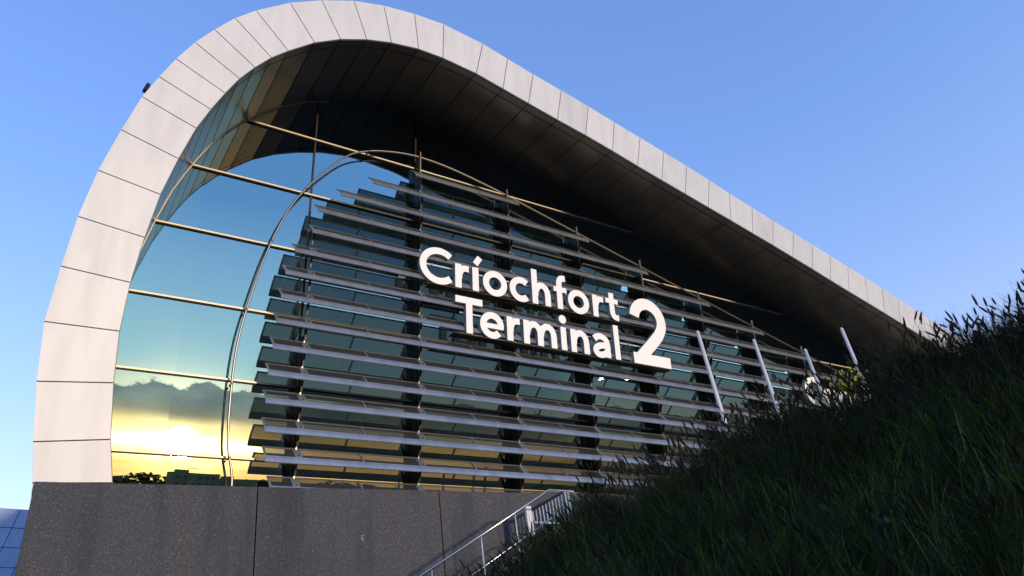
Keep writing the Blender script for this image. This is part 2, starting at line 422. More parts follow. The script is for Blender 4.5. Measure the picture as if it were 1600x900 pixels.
b_ = M_lamp.node_tree.nodes['Principled BSDF']; b_.inputs['Emission Color'].default_value = (1, .85, .55, 1); b_.inputs['Emission Strength'].default_value = 22
for x, y in ((939, 593), (973, 590), (980, 593)):
    p = onY(x, y, 31.0); q = MB()
    q.tube([(p[0], p[1], p[2]), (p[0], p[1], p[2]+.06)], .16, 12); q.build('downlight', M_lamp, bld)

# rooftop fitting
fl = L(OUT[12][0]-.05, OUT[12][1]+.2, SO-.9)
p0 = onY(229, 137, .80*D+.0)
d = ray(229, 137)
tt = (D-SO+.7)/(-(d @ M[:, 2])); p0 = d*tt
fx = thing('rooftop_floodlight', 'small dark floodlight fixed on the outer edge of the curved roof', 'floodlight', tuple(p0))
q = MB(); q.hexa([(p0[0]+x*.7, p0[1]+y*.7, p0[2]+z*.8) for x, y, z in ((-.14,-.1,-.22),(.04,-.1,-.22),(.04,.12,-.22),(-.14,.12,-.22),(-.02,-.1,.2),(.14,-.1,.2),(.14,.12,.2),(-.02,.12,.2))]); q.build('lamp_housing', M_dark, fx)
q = MB(); q.tube([(p0[0]+.1, p0[1], p0[2]+.05), (p0[0]+.55, p0[1]+.1, p0[2]-.35)], .03, 6); q.build('arm', M_galv, fx)

# ================================================================ SIGNS
def arc(cx, cy, rx, ry, a0, a1, n=22):
    return [(cx+rx*math.cos(R_(a0+(a1-a0)*i/n)), cy+ry*math.sin(R_(a0+(a1-a0)*i/n))) for i in range(n+1)]
def arm(x): return [(x+.03, 13.30), (x+.05, 13.50), (x+.14, 13.70), (x+.28, 13.80), (x+.52, 13.80)]
def arch(x, r, b): # from stem centre x to right stem centre r, baseline b
    m_ = (x+r)/2+.02; t = b+.965
    return [(x+.02, b+.45), (x+.06, b+.68), (x+.17, b+.87), (m_-.05, t), (m_+.08, t), (r-.12, b+.88), (r-.02, b+.70), (r, b+.5), (r, b)]
GL = dict(
 C=[arc(12.80, 13.66, .76, .70, 46, 314, 30)],
 r=[[(13.71, 12.85), (13.71, 13.97)], arm(13.71)],
 i_acute=[[(14.555, 12.85), (14.555, 13.97)], [(14.56, 14.13), (14.80, 14.50)]],
 o=[arc(15.54, 13.40, .465, .455, 0, 360, 30)],
 c=[arc(16.90, 13.40, .455, .455, 48, 312, 24)],
 h=[[(17.65, 12.85), (17.65, 14.57)], arch(17.65, 18.36, 12.85)],
 f=[cr([(19.04, 12.85), (19.04, 14.0), (19.07, 14.25), (19.18, 14.41), (19.42, 14.44)], 4), [(18.72, 13.83), (19.46, 13.83)]],
 o2=[arc(20.13, 13.40, .465, .455, 0, 360, 30)],
 r2=[[(21.13, 12.85), (21.13, 13.97)], arm(21.13)],
 t=[cr([(22.17, 14.27), (22.17, 13.6), (22.18, 13.22), (22.28, 13.03), (22.55, 12.99)], 4), [(21.80, 13.84), (22.57, 13.84)]],
 T=[[(13.55, 12.325), (14.86, 12.325)], [(14.205, 10.85), (14.205, 12.3)]],
 e=[arc(15.31, 11.40, .44, .455, 0, 318, 28), [(14.92, 11.37), (15.89, 11.37)]],
 r3=[[(16.21, 10.85), (16.21, 11.96)], [(p[0]+2.50, p[1]-2.) for p in arm(13.71)]],
 m=[[(17.07, 10.85), (17.07, 11.96)], arch(17.07, 17.81, 10.85), arch(17.81, 18.54, 10.85)],
 i=[[(19.09, 10.85), (19.09, 11.96)], [(19.09, 12.14), (19.09, 12.52)]],
 n=[[(19.64, 10.85), (19.64, 11.96)], arch(19.64, 20.38, 10.85)],
 a=[cr([(20.86, 11.70), (21.05, 11.83), (21.28, 11.86), (21.53, 11.75), (21.63, 11.48), (21.63, 10.85)], 4), cr([(21.63, 11.43), (21.25, 11.41), (20.98, 11.29), (20.91, 11.12), (21.02, 10.98), (21.24, 10.95), (21.5, 11.05), (21.63, 11.22)], 4)],
 l=[[(22.23, 10.85), (22.23, 12.58)]],
 two=[arc(24.44, 13.20, .89, .89, 172, -8, 22)+[(25.24, 12.82), (25.02, 12.48), (24.6, 12.05), (24.1, 11.58), (23.62, 11.12)], [(23.22, 11.12), (25.62, 11.12)]],
)
def ribbon(mb, path, t, off, dep, du, dv, lift):
    closed = math.dist(path[0], path[-1]) < 1e-6
    P = path[:-1] if closed else path; n = len(P); Lf = []; Rt = []
    for i in range(n):
        a = P[(i-1) % n] if (closed or i > 0) else P[i]; b = P[(i+1) % n] if (closed or i < n-1) else P[i]
        dx, dy = b[0]-a[0], b[1]-a[1]; ln = math.hypot(dx, dy); nx, ny = -dy/ln*t/2, dx/ln*t/2
        Lf.append((P[i][0]+nx+du, P[i][1]+ny+dv)); Rt.append((P[i][0]-nx+du, P[i][1]-ny+dv))
    vs = []
    for o in (off+lift, off-dep+lift):
        vs += [L(*p, o) for p in Lf]; vs += [L(*p, o) for p in Rt]
    fr = []; sd = []
    m_ = n if closed else n-1
    for i in range(m_):
        j = (i+1) % n
        fr.append((i, n+i, n+j, j)); fr.append((2*n+i, 2*n+j, 3*n+j, 3*n+i))
        sd.append((i, j, 2*n+j, 2*n+i)); sd.append((n+i, 3*n+i, 3*n+j, n+j))
    if not closed: sd += [(0, 2*n, 3*n, n), (n-1, 2*n-1, 4*n-1, 3*n-1)]
    base = len(mb.v)
    mb.add(vs, fr, 0); n0 = base
    mb.f += [tuple(q+n0 for q in f) for f in sd]; mb.m += [1]*len(sd)
def sign(du, dv, label):
    t = thing('building_sign', label, 'sign', L(11.9+du, 10.85+dv, 1.17))
    for nm, st_ in GL.items():
        q = MB()
        for j, path in enumerate(st_):
            th = .60 if nm == 'two' else .305
            if nm in ('f', 't') and j == 1: th = .25
            if nm == 'e' and j == 1: th = .22
            if nm == 'two' and j == 1: th = .56
            if nm == 'i' and j == 1:
                path = arc(19.09, 12.34, .105, .105, 0, 360, 14); th = .21
            if nm == 'i_acute' and j == 1: th = .27
            if nm in ('r', 'r2', 'r3') and j == 1: th = .29
            if nm in ('h', 'm', 'n') and j >= 1: th = .31
            ribbon(q, path, th, 1.26, .22, du, dv, -.003*j)
        q.build('numeral' if nm == 'two' else 'letter', [M_letter, M_side], t)
    for y, x0, x1 in ((13.80, 12.1, 23.4), (12.93, 12.4, 25.2), (11.86, 13.9, 25.0), (10.93, 13.9, 25.4)):
        q = MB(); q.lbox(x0+du, x1+du, y+dv-.035, y+dv+.035, .90, .97); q.build('mounting_rail', M_galv, t)
        q = MB()
        x = x0+.5
        while x < x1:
            q.lbox(x+du-.02, x+du+.02, y+dv-.02, y+dv+.02, .97, 1.03); x += 1.1
        q.build('mounting_stud', M_galv, t)
    q = MB(); q.lbox(12.4+du, 25.4+du, 12.79+dv, 12.83+dv, .72, 1.24); q.build('cable_tray', M_bronze, t)
    q = MB(); q.lbox(13.5+du, 25.6+du, 10.78+dv, 10.82+dv, .72, 1.24); q.build('cable_tray', M_bronze, t)
sign(0, 0, 'large white raised letters reading Críochfort Terminal 2 across the louvres')
sign(24.07, -2.62, 'second set of white raised letters, half hidden behind the grassy slope near the flagpoles')

# ================================================================ PLINTH WALL
wd = Vector((.9972, -.0749, 0)); wn_ = Vector((.0749, .9972, 0))
W0 = Vector(L(0, .164*k, SO)); ZT = W0.z; W0 = Vector((W0.x+.05, W0.y-.10, 0))
def wallpt(x, y):
    d = Vector(ray(x, y)); t = W0.dot(wn_)/d.dot(wn_); p = d*t
    return (p-W0).dot(wd)
j1 = wallpt(401, 800); j2 = wallpt(688, 800); js = [0, j1, j2] + [j2+(j2-j1)*i for i in range(1, 5)]
wall = thing('plinth_wall', 'dark speckled concrete plinth wall with rusty streaks below the glass front', 'wall', (W0.x, W0.y, GROUND))
for i in range(len(js)-1):
    a, b = js[i]+.016, js[i+1]-.016
    q = MB(); P = []
    for z in (GROUND, ZT):
        for (t, dd) in ((a, 0), (b, 0), (b, 1.0), (a, 1.0)):
            p = W0+wd*t+wn_*dd; P.append((p.x, p.y, z))
    q.hexa(P); o = q.build('wall_panel', M_wall, wall)
q = MB(); P = []
for z in (GROUND, ZT-.02):
    for (t, dd) in ((.1, .5), (js[-1]-.1, .5), (js[-1]-.1, 9.0), (.1, 9.0)):
        p = W0+wd*t+wn_*dd; P.append((p.x, p.y, z))
q.hexa(P); q.build('wall_core', M_joint, wall)

# ================================================================ HILL
EL = [(20, 5.5), (26, 8.2), (30.3, 9.3), (36.4, 11.6), (41.9, 13.5), (47.4, 15.1), (52.3, 15.7), (59.6, 16.2), (64.6, 17.3), (68.3, 17.6), (71, 17.5), (73.8, 17.7), (80, 18.1), (95, 18.5), (115, 19), (140, 15)]
DI = [(10, 13.5), (30, 13.6), (47, 13.0), (60, 12.4), (74, 11.3), (90, 10.5), (140, 12)]
def interp(T_, x):
    if x <= T_[0][0]: return T_[0][1]
    for (a, p), (b, q) in zip(T_, T_[1:]):
        if x <= b: return p+(q-p)*(x-a)/(b-a)
    return T_[-1][1]
def mound(az, d):
    x = d*math.sin(R_(az)); y = d*math.cos(R_(az))
    return .11*math.sin(x*1.9+1.3*math.sin(y*1.1))+.08*math.sin(y*2.7+x*.7)+.05*math.sin(x*4.1-y*3.3)
def hill_h(az, d):
    dr = interp(DI, az); top = dr*math.tan(R_(interp(EL, az)))
    f0 = 3.2; z0 = GROUND
    if az < 20: top = z0+(top-z0)*max(0, (az-2)/18)
    t = (d-f0)/(dr-f0)
    if t <= 0: return z0
    if t <= 1:
        z = z0+(top-z0)*(t**.93)
        return z + mound(az, d)*min(1, t*1.5)
    return mound(az, d)*max(0, 1-(d-dr)/3)+(top + .35*(1-math.exp(-(d-dr)/3.)) if az > 36 else top-.02*(d-dr))
hm = MB(); AZ = np.linspace(2, 140, 90); NR = 46; far = 30.
for az in AZ:
    dr = interp(DI, az)
    for j in range(NR):
        d = 2.6+(dr-2.6)*(j/30) if j <= 30 else dr+(j-30)*.55
        x, y = d*math.sin(R_(az)), d*math.cos(R_(az))
        lim = (W0.y-.0749*x)-1.2
        if y > lim: y = lim
        hm.v.append((x, y, hill_h(az, d)))
for i in range(len(AZ)-1):
    for j in range(NR-1):
        a = i*NR+j; hm.f.append((a, a+1, a+1+NR, a+NR)); hm.m.append(0)
hill = hm.build('hill', M_soil, None, True); tag(hill, 'steep dark grassy bank rising to the right', kind='structure')
g = MB(); g.add([(-3000, -3000, GROUND-.01), (3000, -3000, GROUND-.01), (3000, 3000, GROUND-.01), (-3000, 3000, GROUND-.01)], [(0, 1, 2, 3)])
tag(g.build('ground', M_ground), 'dark open ground', kind='structure')

def blades(n, az0, az1, d0f, d1f, lmin, lmax, wmin, wmax, lean=.35, seg=4, pos=None, clump=0):
    """numpy grass: returns verts, faces"""
    V = np.zeros((n, seg*2+1, 3))
    if pos is None:
        az = rng.uniform(az0, az1, n); u = rng.uniform(0, 1, n)
        dr = np.array([interp(DI, a) for a in az])
        d = np.sqrt((d0f)**2+u*((dr+d1f)**2-(d0f)**2))
        base = np.stack([d*np.sin(np.radians(az)), d*np.cos(np.radians(az)), np.array([hill_h(a, q) for a, q in zip(az, d)])-.03], 1)
    else: base = pos
    if clump:
        nc = n//clump; ci = np.minimum(np.arange(n)//clump, nc-1); cb = base[:nc][ci]
        offv = rng.normal(0, .10, (n, 2)); base = cb.copy(); base[:, :2] += offv
    ln = rng.uniform(lmin, lmax, n)*rng.uniform(.6, 1, n); wid = rng.uniform(wmin, wmax, n)
    th = rng.uniform(0, 2*np.pi, n); bend = rng.uniform(.1, 1.25, n)
    dirx = np.cos(th)*1.0-.35; diry = np.sin(th)-.1
    if clump:
        cs_ = rng.uniform(.75, 1.3, nc)[ci]; ln = ln*cs_; dirx = offv[:, 0]*8+.2*np.cos(th); diry = offv[:, 1]*8+.2*np.sin(th)
    nn = np.hypot(dirx, diry)+1e-6; dirx /= nn; diry /= nn
    ang0 = rng.uniform(0, lean, n)
    wth = th+np.pi/2+rng.uniform(-.6, .6, n)
    wx, wy = np.cos(wth)*wid/2, np.sin(wth)*wid/2
    cur = base.copy(); a = ang0.copy()
    for kx in range(seg):
        tap = 1-(kx/seg)**1.6*.8
        V[:, 2*kx, :] = cur; V[:, 2*kx+1, :] = cur
        V[:, 2*kx, 0] -= wx*tap; V[:, 2*kx, 1] -= wy*tap
        V[:, 2*kx+1, 0] += wx*tap; V[:, 2*kx+1, 1] += wy*tap
        st = ln/seg
        cur = cur+np.stack([dirx*np.sin(a)*st, diry*np.sin(a)*st, np.cos(a)*st], 1)
        a = a+bend/seg*1.3
    V[:, -1, :] = cur
    nv = seg*2+1
    F4 = []; F3 = []
    off = np.arange(n)*nv
    quads = np.concatenate([np.stack([off+2*q, off+2*q+1, off+2*q+3, off+2*q+2], 1) for q in range(seg-1)])
    tris = np.stack([off+2*seg-2, off+2*seg-1, off+2*seg], 1)
    return V.reshape(-1, 3), quads, tris
def bigmesh(name, V, quads, tris, m, parent=None, smooth=False):
    me = bpy.data.meshes.new(name)
    if parent is not None: V = V-np.array(parent.location)
    me.vertices.add(len(V)); me.vertices.foreach_set('co', V.astype(np.float32).ravel())
    nl = len(quads)*4+len(tris)*3; me.loops.add(nl)
    idx = np.concatenate([quads.ravel(), tris.ravel()]).astype(np.int32); me.loops.foreach_set('vertex_index', idx)
    npoly = len(quads)+len(tris); me.polygons.add(npoly)
    st = np.concatenate([np.arange(len(quads))*4, len(quads)*4+np.arange(len(tris))*3]).astype(np.int32)
    me.polygons.foreach_set('loop_start', st)
    me.polygons.foreach_set('loop_total', np.concatenate([np.full(len(quads), 4), np.full(len(tris), 3)]).astype(np.int32))
    me.materials.append(m); me.update(calc_edges=True); me.validate()
    o = bpy.data.objects.new(name, me); COL.objects.link(o); o.parent = parent; return o
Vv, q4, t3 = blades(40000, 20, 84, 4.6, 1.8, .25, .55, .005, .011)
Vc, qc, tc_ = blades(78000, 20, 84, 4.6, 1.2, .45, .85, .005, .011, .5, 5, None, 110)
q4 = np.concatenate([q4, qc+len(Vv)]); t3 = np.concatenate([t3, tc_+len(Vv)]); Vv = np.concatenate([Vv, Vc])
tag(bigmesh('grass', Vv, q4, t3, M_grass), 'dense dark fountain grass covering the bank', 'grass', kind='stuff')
M_grass3 = foliage('green_blades', [(.05, .10, .010), (.09, .18, .02), (.18, .22, .06)], 1.2)
Vv, q4, t3 = blades(6000, 24, 84, 4.4, -2.5, .5, 1.05, .005, .010, .6, 6)
tag(bigmesh('long_grass', Vv, q4, t3, M_grass3), 'scattered longer brighter green blades through the dark grass', 'grass', kind='stuff')
def tuft(x, y, dist, n, lmin, lmax, w0, w1, m, spread, name, label, cat='grass tuft', seg=6, lean=.5):
    d = ray(x, y); az = math.degrees(math.atan2(d[0], d[1]))
    # hit the hill along this ray
    t = 3.; el = d[2]/math.hypot(d[0], d[1])
    while t < 16 and hill_h(az, t) < t*el: t += .05
    px, py, pz = t*math.sin(R_(az)), t*math.cos(R_(az)), hill_h(az, t)
    o = thing(name, label, cat, (px, py, pz))
    pos = np.array([[px+random.gauss(0, spread), py+random.gauss(0, spread), pz-.02] for _ in range(n)])
    V_, a, b = blades(n, 0, 0, 0, 0, lmin, lmax, w0, w1, lean, seg, pos)
    bigmesh('blades', V_, a, b, m, o); return o
tuft(1115, 868, 7, 160, .35, .75, .006, .012, M_grass2, .10, 'grass_tuft', 'bright green tuft of fine grass low on the bank, left of the bigger bright patch')
tuft(1170, 885, 7, 150, .3, .65, .005, .010, M_grass2, .12, 'grass_tuft', 'bright green tuft of fine grass near the bottom middle of the slope')
tuft(1555, 700, 7, 60, .3, .7, .006, .012, M_grass2, .14, 'grass_tuft', 'sparse yellow green tuft high on the right of the bank')
tuft(1525, 760, 7, 6, .9, 1.3, .02, .03, M_grass2, .05, 'strap_leaf_plant', 'plant with a few broad upright strap leaves among the dark grass', 'plant', 7, .3)
tuft(1400, 790, 7, 8, .8, 1.2, .015, .022, foliage('mid_green_blades', [(.03, .06, .015), (.05, .09, .02)], 4), .08, 'strap_leaf_plant', 'plant with slimmer darker strap leaves left of the broad leaved one', 'plant', 7, .35)
# seed heads
def seedheads(n, az0, az1, edge, m, name, hl=(.10, .19), rr=.015, stem=(.45, .95), fixed=None):
    V = []; F = []
    for i in range(n):
        if fixed is None:
            az = az0+(az1-az0)*random.random()**.75; dr = interp(DI, az)
            d = dr+random.uniform(-edge, 1.4) if random.random() < .62 else random.uniform(6, dr)
            z = hill_h(az, d); sl = random.uniform(*stem)*(.55 if az < 40 else .72 if az > 66 else 1)
            tdir = Vector((random.gauss(-.22, .24), random.gauss(-.08, .2), 1)).normalized(); droop = random.uniform(.0, .8)
        else: az, d, z, sl, tdir, droop = fixed
        b = Vector((d*math.sin(R_(az)), d*math.cos(R_(az)), z))
        P = []; cur = b.copy(); t = tdir.copy(); hd = Vector((tdir.x, tdir.y, 0)); hd = hd.normalized() if hd.length > .01 else Vector((1, 0, 0))
        h = random.uniform(*hl); steps = 5
        P.append(cur.copy())
        for q in range(steps):
            t = (t+hd*droop*.12).normalized(); cur = cur+t*sl/steps; P.append(cur.copy())
        # stem ribbon (thin triangle prism)
        for a_, b2 in zip(P, P[1:]):
            s1 = Vector((.0022, 0, 0)); s2 = Vector((0, .0022, 0)); o = len(V)
            V += [a_-s1, a_+s1, a_+s2, b2-s1, b2+s1, b2+s2]; F += [(o, o+1, o+4, o+3), (o+1, o+2, o+5, o+4), (o+2, o, o+3, o+5)]
        # head: tapered core then bristles
        rings = []; K5 = 6; radii = [.35, .9, 1., .95, .75, .25]
        a1 = t.cross(Vector((0, 0, 1))) if abs(t.z) < .95 else t.cross(Vector((1, 0, 0))); 
        for q in range(K5):
            a1 = (a1-t*a1.dot(t)).normalized(); a2 = t.cross(a1); o = len(V)
            for w in range(5):
                an = w*2*math.pi/5; V.append(cur+(a1*math.cos(an)+a2*math.sin(an))*rr*radii[q])
            rings.append(o)
            for w in range(5):
                an = random.uniform(0, 6.28); dd = (a1*math.cos(an)+a2*math.sin(an))
                base = cur+dd*rr*.6; tip = cur+dd*rr*random.uniform(1.1, 1.6)+t*h*random.uniform(.05, .14); o2 = len(V)
                V += [base-t*.003, base+t*.003, tip]; F.append((o2, o2+1, o2+2))
            if q < K5-1: t = (t+hd*droop*.10).normalized(); cur = cur+t*h/(K5-1)
        for r0, r1 in zip(rings, rings[1:]):
            for w in range(5): F.append((r0+w, r0+(w+1) % 5, r1+(w+1) % 5, r1+w))
    me = bpy.data.meshes.new(name); me.from_pydata([tuple(p) for p in V], [], F); me.materials.append(m); me.update()
    o = bpy.data.objects.new(name, me); COL.objects.link(o); return o
tag(seedheads(2000, 29, 82, 2.2, M_seed, 'seed_heads'), 'bottlebrush seed heads standing up out of the dark grass along the bank', 'seed heads', kind='stuff')
az_ = 0
dd_ = ray(1528, 478); az_ = math.degrees(math.atan2(dd_[0], dd_[1])); dr_ = interp(DI, az_)+.2
ztip = dr_*dd_[2]/math.hypot(dd_[0], dd_[1]); zb = hill_h(az_, dr_)
o = seedheads(1, 0, 0, 0, M_seed, 'foxtail_grass', (.19, .20), .017, (.5, .5), (az_, dr_, zb, max(.3, ztip-zb), Vector((.0, 0, 1)), 0.))
tag(o, 'tall solitary seed head standing straight up against the sky', 'grass stalk')
# pale fluffy tufts
for (x, y), lb in (((1463, 690), 'pale wispy seed tuft high on the right of the bank'), ((1530, 778), 'pale wispy seed tuft at the far right below the strap leaves'), ((1408, 870), 'pale wispy seed tuft near the bottom edge right of centre'), ((1305, 845), 'pale wispy seed tuft low on the bank, left of the other pale tufts')):
    d = ray(x, y); az = math.degrees(math.atan2(d[0], d[1])); t = 3.; el = d[2]/math.hypot(d[0], d[1])
    while t < 16 and hill_h(az, t) < t*el: t += .05
    p = np.array([t*math.sin(R_(az)), t*math.cos(R_(az)), hill_h(az, t)+.30])
    V_, a, b = blades(46, 0, 0, 0, 0, .04, .10, .002, .003, 1.2, 3, np.repeat([p], 46, 0)+rng.normal(0, .012, (46, 3)))
    V2, a2, b2 = blades(3, 0, 0, 0, 0, .30, .32, .004, .005, .05, 3, np.repeat([p-[0, 0, .33]], 3, 0))
    V_ = np.concatenate([V_, V2]); n0 = len(V_)-len(V2)
    o = bigmesh('thistle_tuft', V_, np.concatenate([a, a2+n0]), np.concatenate([b, b2+n0]), M_fluff); tag(o, lb, 'seed tuft', 'pale seed tufts on the bank')

# yellow-green shrub beside the last flagpole
sp_ = Vector(onY(1334, 616, 9.6)); sh = thing('shrub', 'small yellow green shrub at the foot of the rightmost flagpole', 'shrub', tuple(sp_))
Vs = []; Fs = []
for i in range(420):
    p = sp_+Vector((random.gauss(0, .17), random.gauss(0, .17), .1+abs(random.gauss(.22, .16))))
    a = Vector([random.gauss(0, 1) for _ in range(3)]).normalized()*.045; b = Vector([random.gauss(0, 1) for _ in range(3)]).normalized()*.028
    o = len(Vs); Vs += [p-a, p+b, p+a, p-b]; Fs.append((o, o+1, o+2, o+3))
q = MB(); q.add(Vs, Fs); q.build('leaves', M_shrub, sh)
q = MB()
for i in range(7): q.tube([sp_+Vector((0, 0, -.3)), sp_+Vector((random.gauss(0, .12), random.gauss(0, .12), .4))], .008, 5)
q.build('stems', M_seed, sh)

# ================================================================ FLAGPOLES
fp = None
labels = ['bare white flagpole standing furthest left in front of the louvres', 'bare white flagpole second from the left, between the long left one and the sign', 'bare white flagpole third from the left, in front of the half hidden letters', 'bare white flagpole furthest right, rising beside the yellow green shrub']
for i, (x, yt, Y) in enumerate(((1090, 519, 13.4), (1178, 532, 13.4), (1258, 547, 13.4), (1315, 514, 11.9))):
    T_ = Vector(onY(x, yt, Y)); h = T_.z-3.2
    p = thing('flagpole', labels[i], 'flagpole', (T_.x, T_.y, 3.2), 'flagpoles along the top of the bank')
    r = .055
    q = MB(); q.tube([(T_.x, T_.y, 3.2), (T_.x, T_.y, T_.z-.04)], r*1.25, 14, r2=r); q.build('pole', M_white, p, True)
    q = MB(); q.tube([(T_.x, T_.y, T_.z-.04), (T_.x, T_.y, T_.z), (T_.x, T_.y, T_.z+.04)], r*1.2, 12, r2=r*.6); q.build('cap', M_white, p)
    q = MB(); q.tube([(T_.x+r+.03, T_.y-.02, 3.4), (T_.x+r+.03, T_.y-.02, T_.z-.1)], .006, 5); q.tube([(T_.x+r-.01, T_.y-.02, T_.z-.1), (T_.x+r+.04, T_.y-.02, T_.z-.1)], .012, 5); q.build('halyard', M_dark, p)

# ================================================================ STAIR AND RAILS
Y1 = 17.0
A = Vector(onY(560, 966, Y1)); Bq = Vector(onY(857.5, 765.5, Y1)); Cq = Vector(onY(895, 767, Y1)); Cq.z = Bq.z
sdir = (Bq-A).normalized(); slope = (Bq.z-A.z)/(Bq.x-A.x)
stair = thing('staircase', 'concrete staircase climbing along the plinth wall behind the grass', 'stairs', (A.x, Y1+1, GROUND))
q = MB(); run = .17/slope; x = Bq.x; z = Bq.z-1.0
while z-.17 > GROUND:
    q.box(x-run, x+.02, Y1+.1, Y1+1.9, GROUND, z-.17); x -= run; z -= .17
q.build('steps', M_conc, stair)
q = MB(); q.box(Bq.x+.02, Bq.x+6, Y1+.1, Y1+1.9, GROUND, Bq.z-1.0); q.build('landing', M_conc, stair)
hr = thing('handrail', 'stainless steel handrail with round top bar rising along the stair', 'handrail', (A.x, Y1, A.z-1))
q = MB(); q.tube([A, Bq, Cq, (Cq.x, Cq.y, Cq.z-.24)], .032, 10); q.build('top_rail', M_galv, hr, True)
q = MB(); dz = Vector(onY(825, 836, Y1)); top = Bq.z-(Bq.x-dz.x)*slope; gap = top-dz.z
q.tube([A-Vector((0, 0, gap)), Bq-Vector((0, 0, gap)), (Cq.x, Cq.y, Bq.z-gap)], .024, 8); q.build('bottom_rail', M_galv, hr, True)
for px_, py_ in ((674.7, 889), (752, 841), (804, 800)):
    p = Vector(onY(px_, py_, Y1)); z = Bq.z-(Bq.x-p.x)*slope
    q = MB(); q.tube([(p.x, Y1, z-.03), (p.x, Y1, z-gap-.35)], .018, 8); q.build('post', M_galv, hr)
p = Vector(onY(825, 792, Y1)); z = Bq.z-(Bq.x-p.x)*slope
Yb = 18.6
bl = thing('balustrade', 'balustrade of thin upright bars and a sloping dark rail at the stair landing', 'balustrade', tuple(onY(825, 845, Yb)))
P0 = Vector(onY(828.5, 798.5, Yb)); P1 = Vector(onY(878, 770, Yb)); Pb = Vector(onY(851, 817, Yb)).z
Pt = Vector(onY(824, 791.5, Yb)); 
q = MB(); q.tube([P0, P1], .045, 8); q.build('sloping_rail', M_dark, bl)
q = MB(); q.box(Pt.x-.10, Pt.x+.10, Yb-.05, Yb+.05, Pt.z-1.9, Pt.z); q.build('end_post', M_white, bl)
q = MB(); q.box(P0.x+.1, P1.x+.6, Yb-.02, Yb+.02, Pb-.03, Pb+.03); q.build('bottom_bar', M_galv, bl)
for i in range(10):
    f = (i+.6)/10; p = P0.lerp(P1, f)
    q = MB(); q.box(p.x-.016, p.x+.016, Yb-.016, Yb+.016, Pb+.03, p.z-.04); q.build('baluster', M_galv, bl)
for dx in (.10, .22):
    q = MB(); q.box(P1.x+dx-.03, P1.x+dx+.03, Yb-.03, Yb+.03, Pb-.6, P1.z+.02); q.build('post', M_galv, bl)

# ================================================================ FAR BUILDING, lower left
fb = thing('curved_glass_building', 'distant blue panelled building with curved roofline at the lower left edge', 'building', (-18, 84, GROUND))
q = MB(); ln_ = MB(); YF = 78.
def fsurf(i, j):
    x = -44+i*1.6; z = GROUND+j*1.63
    bulge = 5.0*math.sin(j/15*1.5); return (x+.35*j, YF-4+abs(x+16)*.05+bulge*.6, z+math.sin(i/34*math.pi)*.9*(j/15))
for i in range(34):
    for j in range(15):
        a, b_, c_, d_ = map(Vector, (fsurf(i, j), fsurf(i+1, j), fsurf(i+1, j+1), fsurf(i, j+1))); m_ = (a+b_+c_+d_)/4
        qd = [m_+(p-m_)*.965 for p in (a, b_, c_, d_)]; q.add(qd, [(0, 1, 2, 3)])
q.build('cladding', M_far, fb)
for i in range(34):
    for j in range(15): ln_.add([Vector(fsurf(*t))+Vector((0, .15, 0)) for t in ((i, j), (i+1, j), (i+1, j+1), (i, j+1))], [(0, 1, 2, 3)])
ln_.add([fsurf(0, 15), fsurf(34, 15), (10, 100, 22), (-44, 100, 22)], [(0, 1, 2, 3)])
ln_.build('backing_frame', M_farline, fb)

# ================================================================ BEHIND THE CAMERA, seen in the glass
def office(x0, x1, y, h, label):
    t = thing('office_block', label, 'building', ((x0+x1)/2, y, GROUND))
    q = MB(); q.box(x0, x1, y-14, y, GROUND, h); q.build('wall', M_block, t)
    q = MB()
    x = x0+1.5
    while x < x1-2:
        for z in (1.5, 4.5, 7.5, 10.5, 13.5):
            if z+1.6 < h: q.box(x, x+1.6, y, y+.05, z, z+1.4)
        x += 3
    if q.v: q.build('windows', M_dark, t)
    q = MB(); q.box(x0+2, x0+7, y-9, y-4, h, h+1.2); q.build('roof_plant', M_block, t)
office(50, 70, -300, 16.2, 'dark flat roofed office block mirrored low in the left of the glass')
office(74, 96, -320, 14.6, 'lower dark office block mirrored just right of the taller one')
tr_ = MB()
for i in range(3600):
    x = random.uniform(-160, 460); y = -380+random.gauss(0, 14); hh = 10.5+1.5*math.sin(x*.05)+2.*math.sin(x*.13+1)+random.uniform(0, 3)
    z = random.uniform(6, hh+1); r = random.uniform(1.0, 2.6)
    vs = []; 
    for _ in range(6): vs.append((x+random.gauss(0, r), y+random.gauss(0, r), z+random.gauss(0, r*.5)))
    tr_.add(vs, [(0, 1, 2), (3, 4, 5), (0, 3, 4), (1, 2, 5), (0, 2, 4)])
tag(tr_.build('far_wood', M_wood), 'low dark line of far trees on the sunset horizon, mirrored in the glass', 'wood', kind='stuff')
q = MB(); q.add([(-900, -395, GROUND), (1600, -395, GROUND), (1600, -420, 12.0), (-900, -420, 11.8)], [(0, 1, 2, 3)])
q.add([(-900, -420, 11.8), (1600, -420, 12.0), (1600, -460, GROUND), (-900, -460, GROUND)], [(0, 1, 2, 3)])
tag(q.build('low_rise_terrain', M_ground), 'gentle rise on the horizon', kind='structure')
def lampost(x, y, h, label):
    t = thing('street_lamp', label, 'street lamp', (x, y, GROUND), 'street lamps mirrored in the glass')
    q = MB(); q.tube([(x, y, GROUND), (x, y, h)], .12, 8, r2=.07); q.build('pole', M_dark, t)
    q = MB(); q.tube([(x, y, h), (x+.6, y, h+.35), (x+1.6, y, h+.4)], .06, 6); q.build('arm', M_dark, t)
    q = MB(); q.box(x+1.4, x+2.3, y-.15, y+.15, h+.3, h+.45); q.build('lamp_head', M_dark, t)
for x, y, h, lb in ((32, -150, 13.5, 'thin street lamp mirrored at the left of the sunset glow'), (72, -150, 14.6, 'thin street lamp mirrored behind the lowest louvres near the first mullion'), (92, -160, 15., 'thin street lamp mirrored midway between the first and second mullions'), (101, -170, 14.8, 'thin street lamp mirrored just left of the second mullion')):
    lampost(x, y, h, lb)

